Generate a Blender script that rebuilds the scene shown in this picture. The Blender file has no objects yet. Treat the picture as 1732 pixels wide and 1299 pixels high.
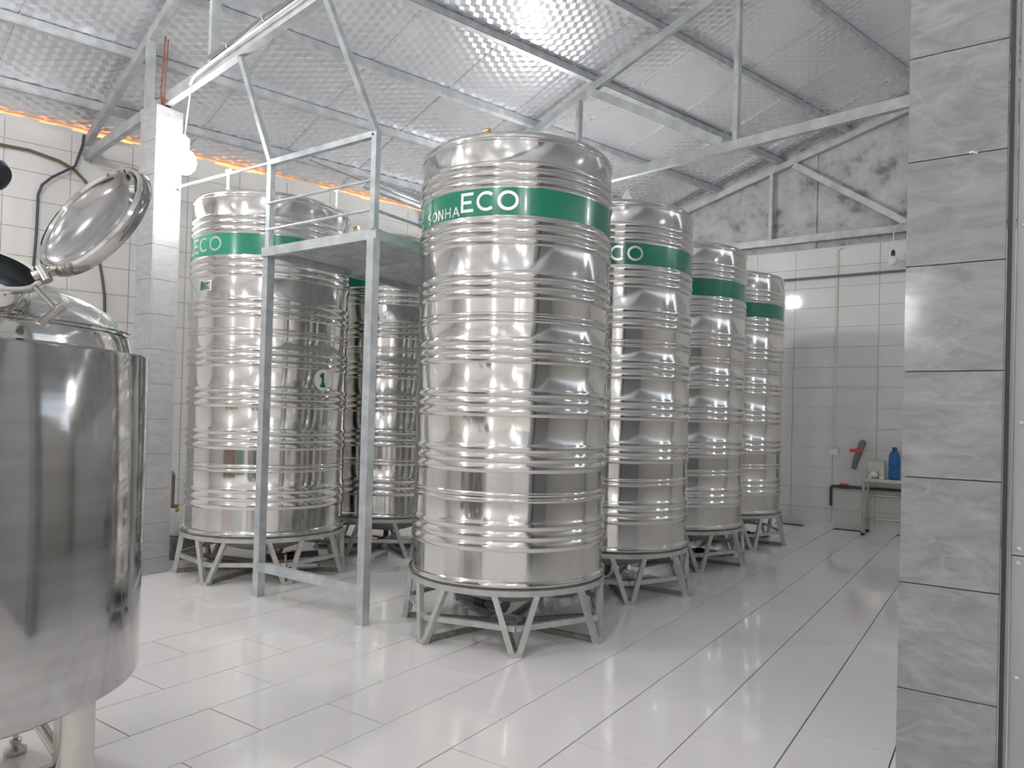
import bpy, math, random
from mathutils import Vector, Matrix
random.seed(7)
S = bpy.context.scene
COL = S.collection
PI = math.pi
R = math.radians

# ------------------------------------------------------------------ camera
F_PX, PY, YAW, PITCH, ROLL, HC = 1222.0, 693.0, R(34.2), 0.0117, 0.027, 1.463
fw = Vector((-math.sin(YAW) * math.cos(PITCH), math.cos(YAW) * math.cos(PITCH), math.sin(PITCH)))
rt = Vector((math.cos(YAW), math.sin(YAW), 0))
up = rt.cross(fw)
cr = rt * math.cos(ROLL) + up * math.sin(ROLL)
cu = up * math.cos(ROLL) - rt * math.sin(ROLL)
cam = bpy.data.cameras.new('camera')
cam.sensor_fit = 'HORIZONTAL'
cam.sensor_width = 36.0
cam.lens = F_PX / 1732.0 * 36.0
cam.shift_y = (PY - 649.5) / 1732.0
cam.clip_start = 0.05
cam.clip_end = 200
co = bpy.data.objects.new('camera', cam)
M3 = Matrix((cr, cu, -fw)).transposed()
co.matrix_world = Matrix.Translation((0, 0, HC)) @ M3.to_4x4()
COL.objects.link(co)
S.camera = co

# ------------------------------------------------------------------ view, world, sun, daylight
S.view_settings.view_transform = 'Standard'
S.view_settings.look = 'None'
S.view_settings.gamma = 1.0
S.view_settings.use_curve_mapping = False
S.view_settings.exposure = 0.12
W = bpy.data.worlds.new('daylight')
S.world = W
W.use_nodes = True
W.node_tree.nodes['Background'].inputs[0].default_value = (0.86, 0.93, 1.0, 1)
W.node_tree.nodes['Background'].inputs[1].default_value = 1.6
sun = bpy.data.lights.new('sun', 'SUN')
sun.energy = 8.0
sun.angle = R(2)
sun.color = (1, 0.93, 0.82)
so = bpy.data.objects.new('sun', sun)
so.rotation_euler = Vector((0.80, 0.15, -0.45)).to_track_quat('-Z', 'Y').to_euler()
COL.objects.link(so)
P_COLUMN, P_LINING, P_HALL, P_LOW, P_OVER, P_BEHIND, P_LEFT, P_FAR = 120.0, 390.0, 190.0, 380.0, 210.0, 420.0, 420.0, 420.0   # glow of each bulb; hall and far ones are added fill


# ------------------------------------------------------------------ materials
def new_mat(name):
    m = bpy.data.materials.new(name)
    m.use_nodes = True
    nt = m.node_tree
    return m, nt, nt.nodes['Principled BSDF']


def setp(b, **k):
    names = dict(col='Base Color', rough='Roughness', metal='Metallic', spec='Specular IOR Level',
                 trans='Transmission Weight', ior='IOR', coat='Coat Weight')
    for a, v in k.items():
        b.inputs[names[a]].default_value = (*v, 1) if a == 'col' else v


def simple(name, col, rough=0.5, metal=0.0, **k):
    m, nt, b = new_mat(name)
    setp(b, col=col, rough=rough, metal=metal, **k)
    return m


def noisy(name, c1, c2, scale, rough=0.5, metal=0.0, detail=4, stretch=(1, 1, 1), lo=0.35, hi=0.65, bump=0.0,
          bscale=None, rvar=0.0, distort=0.0):
    m, nt, b = new_mat(name)
    setp(b, rough=rough, metal=metal)
    N, L = nt.nodes, nt.links
    geo = N.new('ShaderNodeNewGeometry')
    mp = N.new('ShaderNodeMapping')
    mp.inputs['Scale'].default_value = stretch
    L.new(geo.outputs['Position'], mp.inputs[0])
    n = N.new('ShaderNodeTexNoise')
    n.inputs['Scale'].default_value = scale
    n.inputs['Detail'].default_value = detail
    n.inputs['Distortion'].default_value = distort
    L.new(mp.outputs[0], n.inputs['Vector'])
    r = N.new('ShaderNodeValToRGB')
    r.color_ramp.elements[0].position = lo
    r.color_ramp.elements[1].position = hi
    r.color_ramp.elements[0].color = (*c1, 1)
    r.color_ramp.elements[1].color = (*c2, 1)
    L.new(n.outputs[0], r.inputs[0])
    L.new(r.outputs[0], b.inputs['Base Color'])
    if rvar:
        mr = N.new('ShaderNodeMapRange')
        mr.inputs[3].default_value = rough - rvar
        mr.inputs[4].default_value = rough + rvar
        L.new(n.outputs[0], mr.inputs[0])
        L.new(mr.outputs[0], b.inputs['Roughness'])
    if bump:
        n2 = N.new('ShaderNodeTexNoise')
        n2.inputs['Scale'].default_value = bscale or scale
        n2.inputs['Detail'].default_value = 3
        L.new(mp.outputs[0], n2.inputs['Vector'])
        bp = N.new('ShaderNodeBump')
        bp.inputs['Strength'].default_value = bump
        bp.inputs['Distance'].default_value = 0.01
        L.new(n2.outputs[0], bp.inputs['Height'])
        L.new(bp.outputs[0], b.inputs['Normal'])
    return m


STEEL = noisy('polished_steel', (0.74, 0.73, 0.70), (0.80, 0.79, 0.765), 3.0, 0.085, 1.0, bump=0.016, bscale=2.6, rvar=0.02)
TANK = noisy('tank_steel', (0.76, 0.75, 0.725), (0.81, 0.80, 0.775), 3.0, 0.115, 1.0, bump=0.012, bscale=2.6, rvar=0.02)
TANK.node_tree.nodes['Principled BSDF'].inputs['Anisotropic'].default_value = 0.75
TANK.node_tree.nodes['Principled BSDF'].inputs['Anisotropic Rotation'].default_value = 0.25
tg = TANK.node_tree.nodes.new('ShaderNodeTangent'); tg.direction_type = 'RADIAL'; tg.axis = 'Z'
TANK.node_tree.links.new(tg.outputs[0], TANK.node_tree.nodes['Principled BSDF'].inputs['Tangent'])
STEEL_B = noisy('brushed_steel', (0.47, 0.465, 0.46), (0.54, 0.535, 0.53), 3.0, 0.10, 1.0, stretch=(1, 1, 6), rvar=0.04, bump=0.03, bscale=3)
STEEL_L = simple('satin_letter_steel', (0.80, 0.79, 0.78), 0.35, 0.9)
STEEL_T = noisy('leg_tube_steel', (0.55, 0.53, 0.49), (0.66, 0.64, 0.60), 8.0, 0.24, 1.0)
GALV = noisy('galvanised_steel', (0.50, 0.54, 0.56), (0.68, 0.72, 0.74), 9.0, 0.42, 0.55, detail=5, rvar=0.06)
GALV_T = noisy('dusty_truss_steel', (0.43, 0.455, 0.46), (0.57, 0.595, 0.60), 7.0, 0.5, 0.3, detail=5)
GALV_D = noisy('weathered_galvanised_steel', (0.46, 0.48, 0.49), (0.62, 0.64, 0.65), 7.0, 0.5, 0.4, detail=5)
STAND = noisy('silver_painted_steel', (0.52, 0.52, 0.51), (0.62, 0.62, 0.61), 12.0, 0.42, 0.45)
GREEN = simple('green_label_band', (0.022, 0.245, 0.15), 0.2, 0.0, coat=0.3)
STAND_D = noisy('rusty_shaded_steel', (0.20, 0.19, 0.18), (0.33, 0.32, 0.30), 14.0, 0.55, 0.3)  # rust plus the floor bars' under-tank shade put into the colour
FOIL = noisy('embossed_foil', (0.77, 0.785, 0.82), (0.84, 0.855, 0.89), 1.2, 0.24, 0.72)
FOIL_S = simple('foil_seam', (0.78, 0.78, 0.78), 0.30, 0.8)
TILE_F = noisy('white_floor_tile', (0.78, 0.765, 0.75), (0.83, 0.815, 0.80), 0.7, 0.075, 0.0, rvar=0.02)
GROUT = noisy('floor_grout', (0.075, 0.065, 0.055), (0.16, 0.13, 0.10), 5.0, 0.8)
TILE_W = noisy('white_wall_tile', (0.70, 0.69, 0.675), (0.76, 0.75, 0.735), 1.0, 0.065, 0.0)
GROUT_W = simple('wall_grout', (0.56, 0.55, 0.535), 0.8)
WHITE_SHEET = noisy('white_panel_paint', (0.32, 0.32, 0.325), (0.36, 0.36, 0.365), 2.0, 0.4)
PLASTER = simple('pale_plaster', (0.66, 0.64, 0.61), 0.7)
RUBBER = simple('dark_rubber', (0.03, 0.03, 0.033), 0.55)
BLACK = simple('black_plastic', (0.02, 0.02, 0.02), 0.4)
CABLE_W = simple('white_conduit', (0.74, 0.74, 0.70), 0.45)
BRASS = simple('brass', (0.72, 0.47, 0.20), 0.3, 1.0)
RUST = noisy('rusty_rod', (0.16, 0.05, 0.035), (0.30, 0.12, 0.09), 30, 0.8)
PVC_G = simple('grey_pvc', (0.16, 0.17, 0.18), 0.45)
PVC_B = simple('brown_grey_pvc', (0.25, 0.21, 0.18), 0.5)
RED = simple('red_plastic', (0.75, 0.07, 0.03), 0.4)
BLUE = simple('blue_plastic', (0.02, 0.17, 0.50), 0.18, 0.0, trans=0.25)
BLUE_D = simple('blue_cap', (0.02, 0.07, 0.25), 0.4)
WHITE = simple('white_plastic', (0.80, 0.80, 0.78), 0.35)
CREAM = simple('cream_gasket', (0.55, 0.53, 0.46), 0.5)
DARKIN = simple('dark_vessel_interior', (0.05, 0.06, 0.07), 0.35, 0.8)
HOSE = simple('olive_hose', (0.13, 0.10, 0.05), 0.5)
PIPE_D = simple('dark_blue_grey_pipe', (0.05, 0.055, 0.07), 0.45)
GREEN_INK = simple('green_print', (0.01, 0.16, 0.07), 0.4)

def stone(name, c1, c2):
  global m
  m, nt, b = new_mat(name)
  setp(b, rough=0.11)
  N, L = nt.nodes, nt.links
  geo = N.new('ShaderNodeNewGeometry')
  oi = N.new('ShaderNodeObjectInfo')
  ofs = N.new('ShaderNodeVectorMath'); ofs.operation = 'MULTIPLY'; ofs.inputs[1].default_value = (7, 5, 3)
  rv = N.new('ShaderNodeCombineXYZ')
  for i in range(3):
      L.new(oi.outputs['Random'], rv.inputs[i])
  L.new(rv.outputs[0], ofs.inputs[0])
  addv = N.new('ShaderNodeVectorMath'); addv.operation = 'ADD'
  L.new(geo.outputs['Position'], addv.inputs[0]); L.new(ofs.outputs[0], addv.inputs[1])
  rot = N.new('ShaderNodeMapping'); rot.inputs['Rotation'].default_value = (0, R(24), 0); rot.inputs['Scale'].default_value = (1.0, 1.0, 2.6)
  L.new(addv.outputs[0], rot.inputs[0])
  nz = N.new('ShaderNodeTexNoise'); nz.inputs['Scale'].default_value = 8.5; nz.inputs['Detail'].default_value = 9; nz.inputs['Roughness'].default_value = 0.62; nz.inputs['Distortion'].default_value = 0.7
  L.new(rot.outputs[0], nz.inputs['Vector'])
  rp = N.new('ShaderNodeValToRGB')
  rp.color_ramp.elements[0].position = 0.30; rp.color_ramp.elements[0].color = (*c1, 1)
  rp.color_ramp.elements[1].position = 0.72; rp.color_ramp.elements[1].color = (*c2, 1)
  L.new(nz.outputs[0], rp.inputs[0])
  vn = N.new('ShaderNodeTexNoise'); vn.inputs['Scale'].default_value = 2.4; vn.inputs['Detail'].default_value = 6; vn.inputs['Distortion'].default_value = 0.6
  L.new(rot.outputs[0], vn.inputs['Vector'])
  sb = N.new('ShaderNodeMath'); sb.operation = 'SUBTRACT'; sb.inputs[1].default_value = 0.5; L.new(vn.outputs[0], sb.inputs[0])
  ab = N.new('ShaderNodeMath'); ab.operation = 'ABSOLUTE'; L.new(sb.outputs[0], ab.inputs[0])
  vr = N.new('ShaderNodeMapRange'); vr.inputs[1].default_value = 0.0; vr.inputs[2].default_value = 0.012; vr.inputs[3].default_value = 0.14; vr.inputs[4].default_value = 0.0
  L.new(ab.outputs[0], vr.inputs[0])
  mx = N.new('ShaderNodeMix'); mx.data_type = 'RGBA'; mx.inputs['B'].default_value = (0.55, 0.55, 0.54, 1)
  L.new(vr.outputs[0], mx.inputs['Factor']); L.new(rp.outputs[0], mx.inputs['A'])
  L.new(mx.outputs['Result'], b.inputs['Base Color'])
  bp = N.new('ShaderNodeBump'); bp.inputs['Strength'].default_value = 0.06; bp.inputs['Distance'].default_value = 0.01
  L.new(nz.outputs[0], bp.inputs['Height']); L.new(bp.outputs[0], b.inputs['Normal'])
  return m
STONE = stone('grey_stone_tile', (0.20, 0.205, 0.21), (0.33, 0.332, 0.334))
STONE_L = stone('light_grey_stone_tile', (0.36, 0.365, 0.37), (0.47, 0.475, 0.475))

m, nt, b = new_mat('mouldy_concrete')
setp(b, rough=0.9)
N, L = nt.nodes, nt.links
geo = N.new('ShaderNodeNewGeometry')
n1 = N.new('ShaderNodeTexNoise'); n1.inputs['Scale'].default_value = 2.2; n1.inputs['Detail'].default_value = 8; n1.inputs['Roughness'].default_value = 0.7
L.new(geo.outputs['Position'], n1.inputs['Vector'])
rp = N.new('ShaderNodeValToRGB')
e = rp.color_ramp.elements
e[0].position = 0.36; e[0].color = (0.22, 0.22, 0.215, 1)
e[1].position = 0.62; e[1].color = (0.60, 0.59, 0.58, 1)
x = e.new(0.47); x.color = (0.48, 0.47, 0.465, 1)
L.new(n1.outputs[0], rp.inputs[0]); L.new(rp.outputs[0], b.inputs['Base Color'])
CONCRETE = m

m, nt, b = new_mat('eave_sunlight_strip')  # orange sunlight of the eave slit put into an added strip's colour
N, L = nt.nodes, nt.links
tr = N.new('ShaderNodeBsdfTranslucent')
tr.inputs[0].default_value = (1.0, 0.70, 0.48, 1)
df = N.new('ShaderNodeBsdfDiffuse'); df.inputs[0].default_value = (0.85, 0.55, 0.35, 1)
ms = N.new('ShaderNodeMixShader'); ms.inputs[0].default_value = 0.3
L.new(tr.outputs[0], ms.inputs[1]); L.new(df.outputs[0], ms.inputs[2])
L.new(ms.outputs[0], N['Material Output'].inputs[0])
EAVE_GLOW = m


def emis(name, col, s):
    m = bpy.data.materials.new(name); m.use_nodes = True
    nt = m.node_tree
    e = nt.nodes.new('ShaderNodeEmission')
    e.inputs[0].default_value = (*col, 1); e.inputs[1].default_value = s
    nt.links.new(e.outputs[0], nt.nodes['Material Output'].inputs[0])
    return m


LIT = {}
def lit(k):
    if k not in LIT:
        LIT[k] = emis('lit_bulb', (1.0, 0.985, 0.98), k)
    return LIT[k]


# ------------------------------------------------------------------ mesh helpers
class MB:
    def __init__(s):
        s.v = []; s.f = []

    def add(s, vs, fs):
        o = len(s.v)
        s.v += [tuple(a) for a in vs]
        s.f += [tuple(i + o for i in f) for f in fs]
        return s

    def box(s, c, size, rz=0.0, bev=0.0):
        x, y, z = (a / 2 for a in size)
        if bev:
            b = bev
            ring = [(-x + b, -y), (x - b, -y), (x, -y + b), (x, y - b), (x - b, y), (-x + b, y), (-x, y - b), (-x, -y + b)]
            inn = [(a * (x - b) / x if abs(a) == x else a, d * (y - b) / y if abs(d) == y else d) for a, d in ring]
            vs = [(a, d, -z) for a, d in ring] + [(a, d, z - b) for a, d in ring] + [(a, d, z) for a, d in inn]
            fs = [tuple(range(7, -1, -1)), tuple(range(16, 24))]
            for k in range(2):
                for i in range(8):
                    j = (i + 1) % 8
                    fs.append((k * 8 + i, k * 8 + j, k * 8 + 8 + j, k * 8 + 8 + i))
        else:
            vs = [(-x, -y, -z), (x, -y, -z), (x, y, -z), (-x, y, -z), (-x, -y, z), (x, -y, z), (x, y, z), (-x, y, z)]
            fs = [(3, 2, 1, 0), (4, 5, 6, 7), (0, 1, 5, 4), (1, 2, 6, 5), (2, 3, 7, 6), (3, 0, 4, 7)]
        cz, sz = math.cos(rz), math.sin(rz)
        vs = [(a * cz - d * sz + c[0], a * sz + d * cz + c[1], e + c[2]) for a, d, e in vs]
        return s.add(vs, fs)

    def beam(s, p, q, w, h, upv=(0, 0, 1)):
        p, q = Vector(p), Vector(q)
        t = (q - p).normalized()
        u = Vector(upv)
        if abs(t.dot(u)) > 0.97:
            u = Vector((0, 1, 0))
        sd = t.cross(u).normalized()
        u = sd.cross(t).normalized()
        vs = []
        for c in (p, q):
            for a, d in ((-1, -1), (1, -1), (1, 1), (-1, 1)):
                vs.append(c + sd * (a * w / 2) + u * (d * h / 2))
        return s.add(vs, [(0, 1, 2, 3), (7, 6, 5, 4), (0, 4, 5, 1), (1, 5, 6, 2), (2, 6, 7, 3), (3, 7, 4, 0)])

    def channel(s, p, q, w, h, t=0.006, upv=(0, 0, 1)):
        """C channel: web plus two flanges."""
        p, q = Vector(p), Vector(q)
        d = (q - p).normalized(); u = Vector(upv)
        sd = d.cross(u).normalized(); u = sd.cross(d).normalized()
        s.beam(p + sd * (w / 2 - t / 2), q + sd * (w / 2 - t / 2), t, h, upv)
        for k in (-1, 1):
            a = u * (k * (h / 2 - t / 2)) - sd * (t / 2)
            s.beam(p + a, q + a, w - t, t, upv)
        return s

    def tube(s, pts, r, n=10, cap=True):
        pts = [Vector(p) for p in pts]
        rs = r if isinstance(r, (list, tuple)) else [r] * len(pts)
        o = len(s.v)
        prev = None
        for i, p in enumerate(pts):
            t = (pts[min(i + 1, len(pts) - 1)] - pts[max(i - 1, 0)]).normalized()
            if prev is None:
                a = Vector((0, 0, 1)) if abs(t.z) < 0.9 else Vector((1, 0, 0))
                a = (a - t * a.dot(t)).normalized()
            else:
                a = (prev - t * prev.dot(t)).normalized()
            prev = a
            b = t.cross(a)
            for k in range(n):
                g = 2 * PI * k / n
                s.v.append(tuple(p + (a * math.cos(g) + b * math.sin(g)) * rs[i]))
        for i in range(len(pts) - 1):
            for k in range(n):
                j = (k + 1) % n
                s.f.append((o + i * n + k, o + i * n + j, o + (i + 1) * n + j, o + (i + 1) * n + k))
        if cap:
            s.f.append(tuple(o + k for k in range(n - 1, -1, -1)))
            s.f.append(tuple(o + (len(pts) - 1) * n + k for k in range(n)))
        return s

    def lathe(s, prof, n=48, c=(0, 0, 0), axis=None):
        """prof: list of (r, z) from bottom to top; axis optional direction."""
        o = len(s.v)
        if axis is None:
            ex, ey, ez = Vector((1, 0, 0)), Vector((0, 1, 0)), Vector((0, 0, 1))
        else:
            ez = Vector(axis).normalized()
            ex = Vector((0, 0, 1)).cross(ez)
            ex = ex.normalized() if ex.length > 1e-4 else Vector((1, 0, 0))
            ey = ez.cross(ex)
        c = Vector(c)
        idx = []
        for r, z in prof:
            if r < 1e-6:
                idx.append([len(s.v)]); s.v.append(tuple(c + ez * z))
            else:
                idx.append(list(range(len(s.v), len(s.v) + n)))
                for k in range(n):
                    g = 2 * PI * k / n
                    s.v.append(tuple(c + ex * (r * math.cos(g)) + ey * (r * math.sin(g)) + ez * z))
        for a, b in zip(idx, idx[1:]):
            for k in range(n):
                j = (k + 1) % n
                if len(a) == 1 and len(b) == 1:
                    continue
                if len(a) == 1:
                    s.f.append((a[0], b[j], b[k]))
                elif len(b) == 1:
                    s.f.append((a[k], a[j], b[0]))
                else:
                    s.f.append((a[k], a[j], b[j], b[k]))
        return s

    def sphere(s, c, r, n=16, sz=1.0):
        prof = [(r * math.sin(PI * k / (n // 2)), -r * sz * math.cos(PI * k / (n // 2))) for k in range(n // 2 + 1)]
        prof[0] = (0, -r * sz); prof[-1] = (0, r * sz)
        return s.lathe(prof, n, c)

    def mesh(s, name, mat, smooth=False):
        me = bpy.data.meshes.new(name)
        me.from_pydata(s.v, [], s.f)
        me.materials.append(mat)
        if smooth:
            me.shade_smooth()
            me.set_sharp_from_angle(angle=R(38))
        me.update()
        return me

    def build(s, name, mat, parent=None, smooth=False, loc=None, label=None):
        return put(name, s.mesh(name, mat, smooth), parent, loc, label)


def put(name, me, parent=None, loc=None, label=None, rz=0.0):
    o = bpy.data.objects.new(name, me)
    COL.objects.link(o)
    if parent is not None:
        o.parent = parent
    if loc is not None:
        o.location = loc
    if rz:
        o.rotation_euler = (0, 0, rz)
    if label:
        o['label'] = label
    return o


def tag(o, label, cat=None, group=None, kind=None):
    if label: o['label'] = label
    if cat: o['category'] = cat
    if group: o['group'] = group
    if kind: o['kind'] = kind
    return o


def thing(name, label, cat, loc=(0, 0, 0), rz=0.0, group=None, kind=None):
    o = bpy.data.objects.new(name, None)
    o.empty_display_size = 0.1
    COL.objects.link(o)
    o.location = loc
    o.rotation_euler = (0, 0, rz)
    return tag(o, label, cat, group, kind)


def arc(c, r, a0, a1, n, ax='xz'):
    out = []
    for i in range(n + 1):
        g = a0 + (a1 - a0) * i / n
        out.append((c[0] + r * math.cos(g), c[1] + r * math.sin(g)))
    return out


# ------------------------------------------------------------------ setting: geometry of the building
def Xw(Y):                                   # inner face of the slanting left wall
    return -8.38 + 0.31 * (Y - 3.915)


def RP(u, y4):                               # roof-plane coordinates: u up the slope from the left eave, y4 along it
    d = 1 + 0.31 * 0.155
    x = (-8.38 + 0.31 * (y4 - 0.155 * 4 - 3.915) + u) / d
    return x, y4 - 0.155 * (x + 4)


RIDGE = 7.2


def ZL(u):                                   # underside of the lining
    return 4.53 + 0.31 * u if u <= RIDGE else 4.53 + 0.31 * (2 * RIDGE - u)


# ---- floor
floor = thing('floor', 'glossy white rectangular floor tiles laid in staggered rows with thin dark joints', None, kind='structure')
MB().box((-3, 3, -0.06), (22, 24, 0.1)).build('screed', GROUT, floor)
TX, TY, X0, YA, YB = 0.402, 0.783, -0.785, 2.925 * 0.9756, 3.317 * 0.9756
YA, YB = 2.918 - 0.0, 3.309
tile_me = MB().box((0, 0, -0.006), (TX - 0.006, TY - 0.006, 0.0125), bev=0.0012).mesh('tile', TILE_F, False)
rest = MB()
cands = []
for k in range(-14, 26):
    xc = X0 + TX / 2 - k * TX
    y0 = YA if k % 2 == 0 else YB
    for j in range(-12, 12):
        yc = y0 + TY / 2 + j * TY
        if yc > 11.3 or yc < -5.8 or xc < Xw(yc) - 0.4:
            continue
        # in the photographed wedge?
        d = Vector((xc, yc, 0)) - Vector((0, 0, HC))
        z = d.dot(fw)
        vis = False
        if z > 0.8:
            px = 866 + F_PX * d.dot(cr) / z; py = PY - F_PX * d.dot(cu) / z
            vis = -30 < px < 1560 and py < 1420 and not (xc > -0.3 and yc < 2.5)
        if vis and yc > 0.9:
            cands.append((z, xc, yc))
        else:
            rest.box((xc, yc, -0.006), (TX - 0.006, TY - 0.006, 0.0125))
cands.sort()
for i, (z, xc, yc) in enumerate(cands):
    if i < 298:
        o = put('tile', tile_me, floor, (xc, yc, random.uniform(-0.0006, 0.0006)))
        o.rotation_euler = (random.uniform(-0.0008, 0.0008), random.uniform(-0.0012, 0.0012), 0)
    else:
        rest.box((xc, yc, -0.006), (TX - 0.006, TY - 0.006, 0.0125))
tag(rest.build('far_tiles', TILE_F, floor), None, kind='stuff')

# ---- left wall (slanting), tiled in white
WA = math.atan2(1, 0.31)                     # direction of the wall in plan
wd = Vector((math.cos(WA), math.sin(WA), 0))
wn = Vector((math.sin(WA), -math.cos(WA), 0))
wall_left = thing('wall_left', 'left wall clad in pale glossy white tiles up to the eave', None,
                  (Xw(-6), -6, 0), WA, kind='structure')
Lw = 18.6
MB().box((Lw / 2, 0.11, 2.09), (Lw, 0.2, 4.2)).build('masonry', GROUT_W, wall_left)
hd = MB()
for i in range(124):
    zt = 4.480 + 0.012 * math.sin(i * 0.61) + random.uniform(-0.012, 0.014)
    hd.box((0.075 + 0.15 * i, 0.02, (4.19 + zt) / 2), (0.15, 0.02, zt - 4.19))
hd.build('mortar_head', TILE_W, wall_left)
wt = MB().box((0, 0, 0), (0.594, 0.012, 0.2945)).mesh('tile', TILE_W)
wt_cut = MB().box((0, 0, 0), (0.594, 0.012, 0.203)).mesh('tile', TILE_W)
restw = MB()
for j in range(15):
    zc = 0.03 + 0.3 * j + 0.15
    if zc > 4.3: break
    for i in range(31):
        xc = 0.3 + 0.6 * i
        yy = -6 + (xc) * wd.y
        if 2.2 < yy < 6.6 and zc > 0.2:
            o = put('tile', wt, wall_left, (xc, 0.002 + random.uniform(-0.0008, 0.0008), zc))
            o.rotation_euler = (random.uniform(-0.002, 0.002), 0, random.uniform(-0.0015, 0.0015))
        else:
            restw.box((xc, 0.002, zc), (0.594, 0.012, 0.2945))
for i in range(31):
    if 2.2 < -6 + (0.3 + 0.6 * i) * wd.y < 6.6:
        put('tile', wt_cut, wall_left, (0.3 + 0.6 * i, 0.002, 4.3345))
    else:
        restw.box((0.3 + 0.6 * i, 0.002, 4.3345), (0.594, 0.012, 0.203))
tag(restw.build('far_tiles', TILE_W, wall_left), None, kind='stuff')
# ---- added translucent strip standing in for orange sunlight in the eave slit
tp = MB()
for i in range(31):
    a = i * 0.6
    tp.box((a + 0.3, 0.026, 4.475 + random.uniform(-0.006, 0.010)), (0.6, 0.006, 0.10))
o = tp.build('trim_1', EAVE_GLOW, None)
o.location = wall_left.location; o.rotation_euler = (0, 0, WA)
tag(o, 'added orange strip imitating sunlight in the slit between left wall and roof', None, kind='structure')

# ---- back wall: tiles, bare mouldy concrete gable above
YBK = 11.36
wall_back = thing('wall_back', 'far wall with white tiles below and a bare mouldy concrete gable above', None, (0, YBK, 0), kind='structure')
def zroof_x(X, Y):
    # u at a world point
    y4 = Y + 0.155 * (X + 4)
    u = X - Xw(Y)
    return ZL(u)
gb = MB()
xs = [-6.6 + 0.5 * i for i in range(25)]
vs = []; fs = []
for xq in xs:
    zt = zroof_x(xq, YBK) + 0.02
    vs += [(xq, 0.03, 0), (xq, 0.03, zt), (xq, 0.25, 0), (xq, 0.25, zt)]
for i in range(len(xs) - 1):
    a = i * 4; b_ = a + 4
    fs += [(a, b_, b_ + 1, a + 1), (a + 2, a + 3, b_ + 3, b_ + 2), (a + 1, b_ + 1, b_ + 3, a + 3)]
gb.add(vs, fs).build('concrete_gable', CONCRETE, wall_back)
MB().box((-2.47, 0.02, 4.85), (0.26, 0.04, 1.5)).build('concrete_pier', CONCRETE, wall_back)
bt = MB().box((0, 0, 0), (0.566, 0.02, 0.2905)).mesh('tile', TILE_W)
MB().box((-1.0, 0.02, 2.05), (11.0, 0.02, 4.12)).build('tile_bed', GROUT_W, wall_back)
restb = MB()
for j in range(14):
    zc = 4.10 - 0.148 - 0.2945 * j
    for i in range(19):
        xc = -2.043 - 0.287 - 0.571 * 7 + 0.571 * i
        if -3.6 < xc < -0.7 and zc > 0:
            o = put('tile', bt, wall_back, (xc, random.uniform(-0.001, 0.001), zc))
            o.rotation_euler = (random.uniform(-0.002, 0.002), 0, random.uniform(-0.002, 0.002))
        else:
            restb.box((xc, 0, zc), (0.566, 0.02, 0.2905))
tag(restb.build('far_tiles', TILE_W, wall_back), None, kind='stuff')
MB().box((-1.0, -0.012, 0.035), (11, 0.02, 0.07)).build('skirting_tiles', TILE_W, wall_back)

# ---- right-hand partition of white screwed sheets next to the stone column
wall_right = thing('wall_right', 'white sheet-metal partition with screws and a dark rubber edge beside the right column', None, (0, 2.36, 0), kind='structure')
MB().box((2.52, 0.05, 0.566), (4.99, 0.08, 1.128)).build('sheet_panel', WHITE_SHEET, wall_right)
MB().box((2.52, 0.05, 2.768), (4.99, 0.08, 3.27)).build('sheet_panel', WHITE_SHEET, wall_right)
MB().box((0.008, -0.001, 2.2), (0.011, 0.022, 4.4)).build('rubber_strip', RUBBER, wall_right)
MB().box((0.0175, 0.018, 2.2), (0.007, 0.02, 4.4)).build('edge_trim', WHITE_SHEET, wall_right)
sc = MB().lathe([(0.0055, 0), (0.0055, 0.002), (0.0025, 0.004), (0, 0.004)], 10, axis=(0, -1, 0)).mesh('screw', GALV_D, True)
for z in (2.376, 2.019, 1.487, 1.150, 1.112, 0.806):
    put('screw', sc, wall_right, (0.040 + random.uniform(-.003, .003), 0.0095, z))

# ---- unseen sides of the hall
wall_front = thing('wall_front', 'plain beige wall behind the viewpoint', None, (0, -6, 0), kind='structure')
MB().box((-3.5, -0.1, 3.4), (18, 0.2, 6.8)).build('masonry', PLASTER, wall_front)
wall_side = thing('wall_side', 'plain wall closing the hall on the right', None, (5.1, 2.7, 0), kind='structure')
MB().box((0.1, 0, 2.3), (0.2, 17.6, 4.6)).build('masonry', PLASTER, wall_side)

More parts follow.
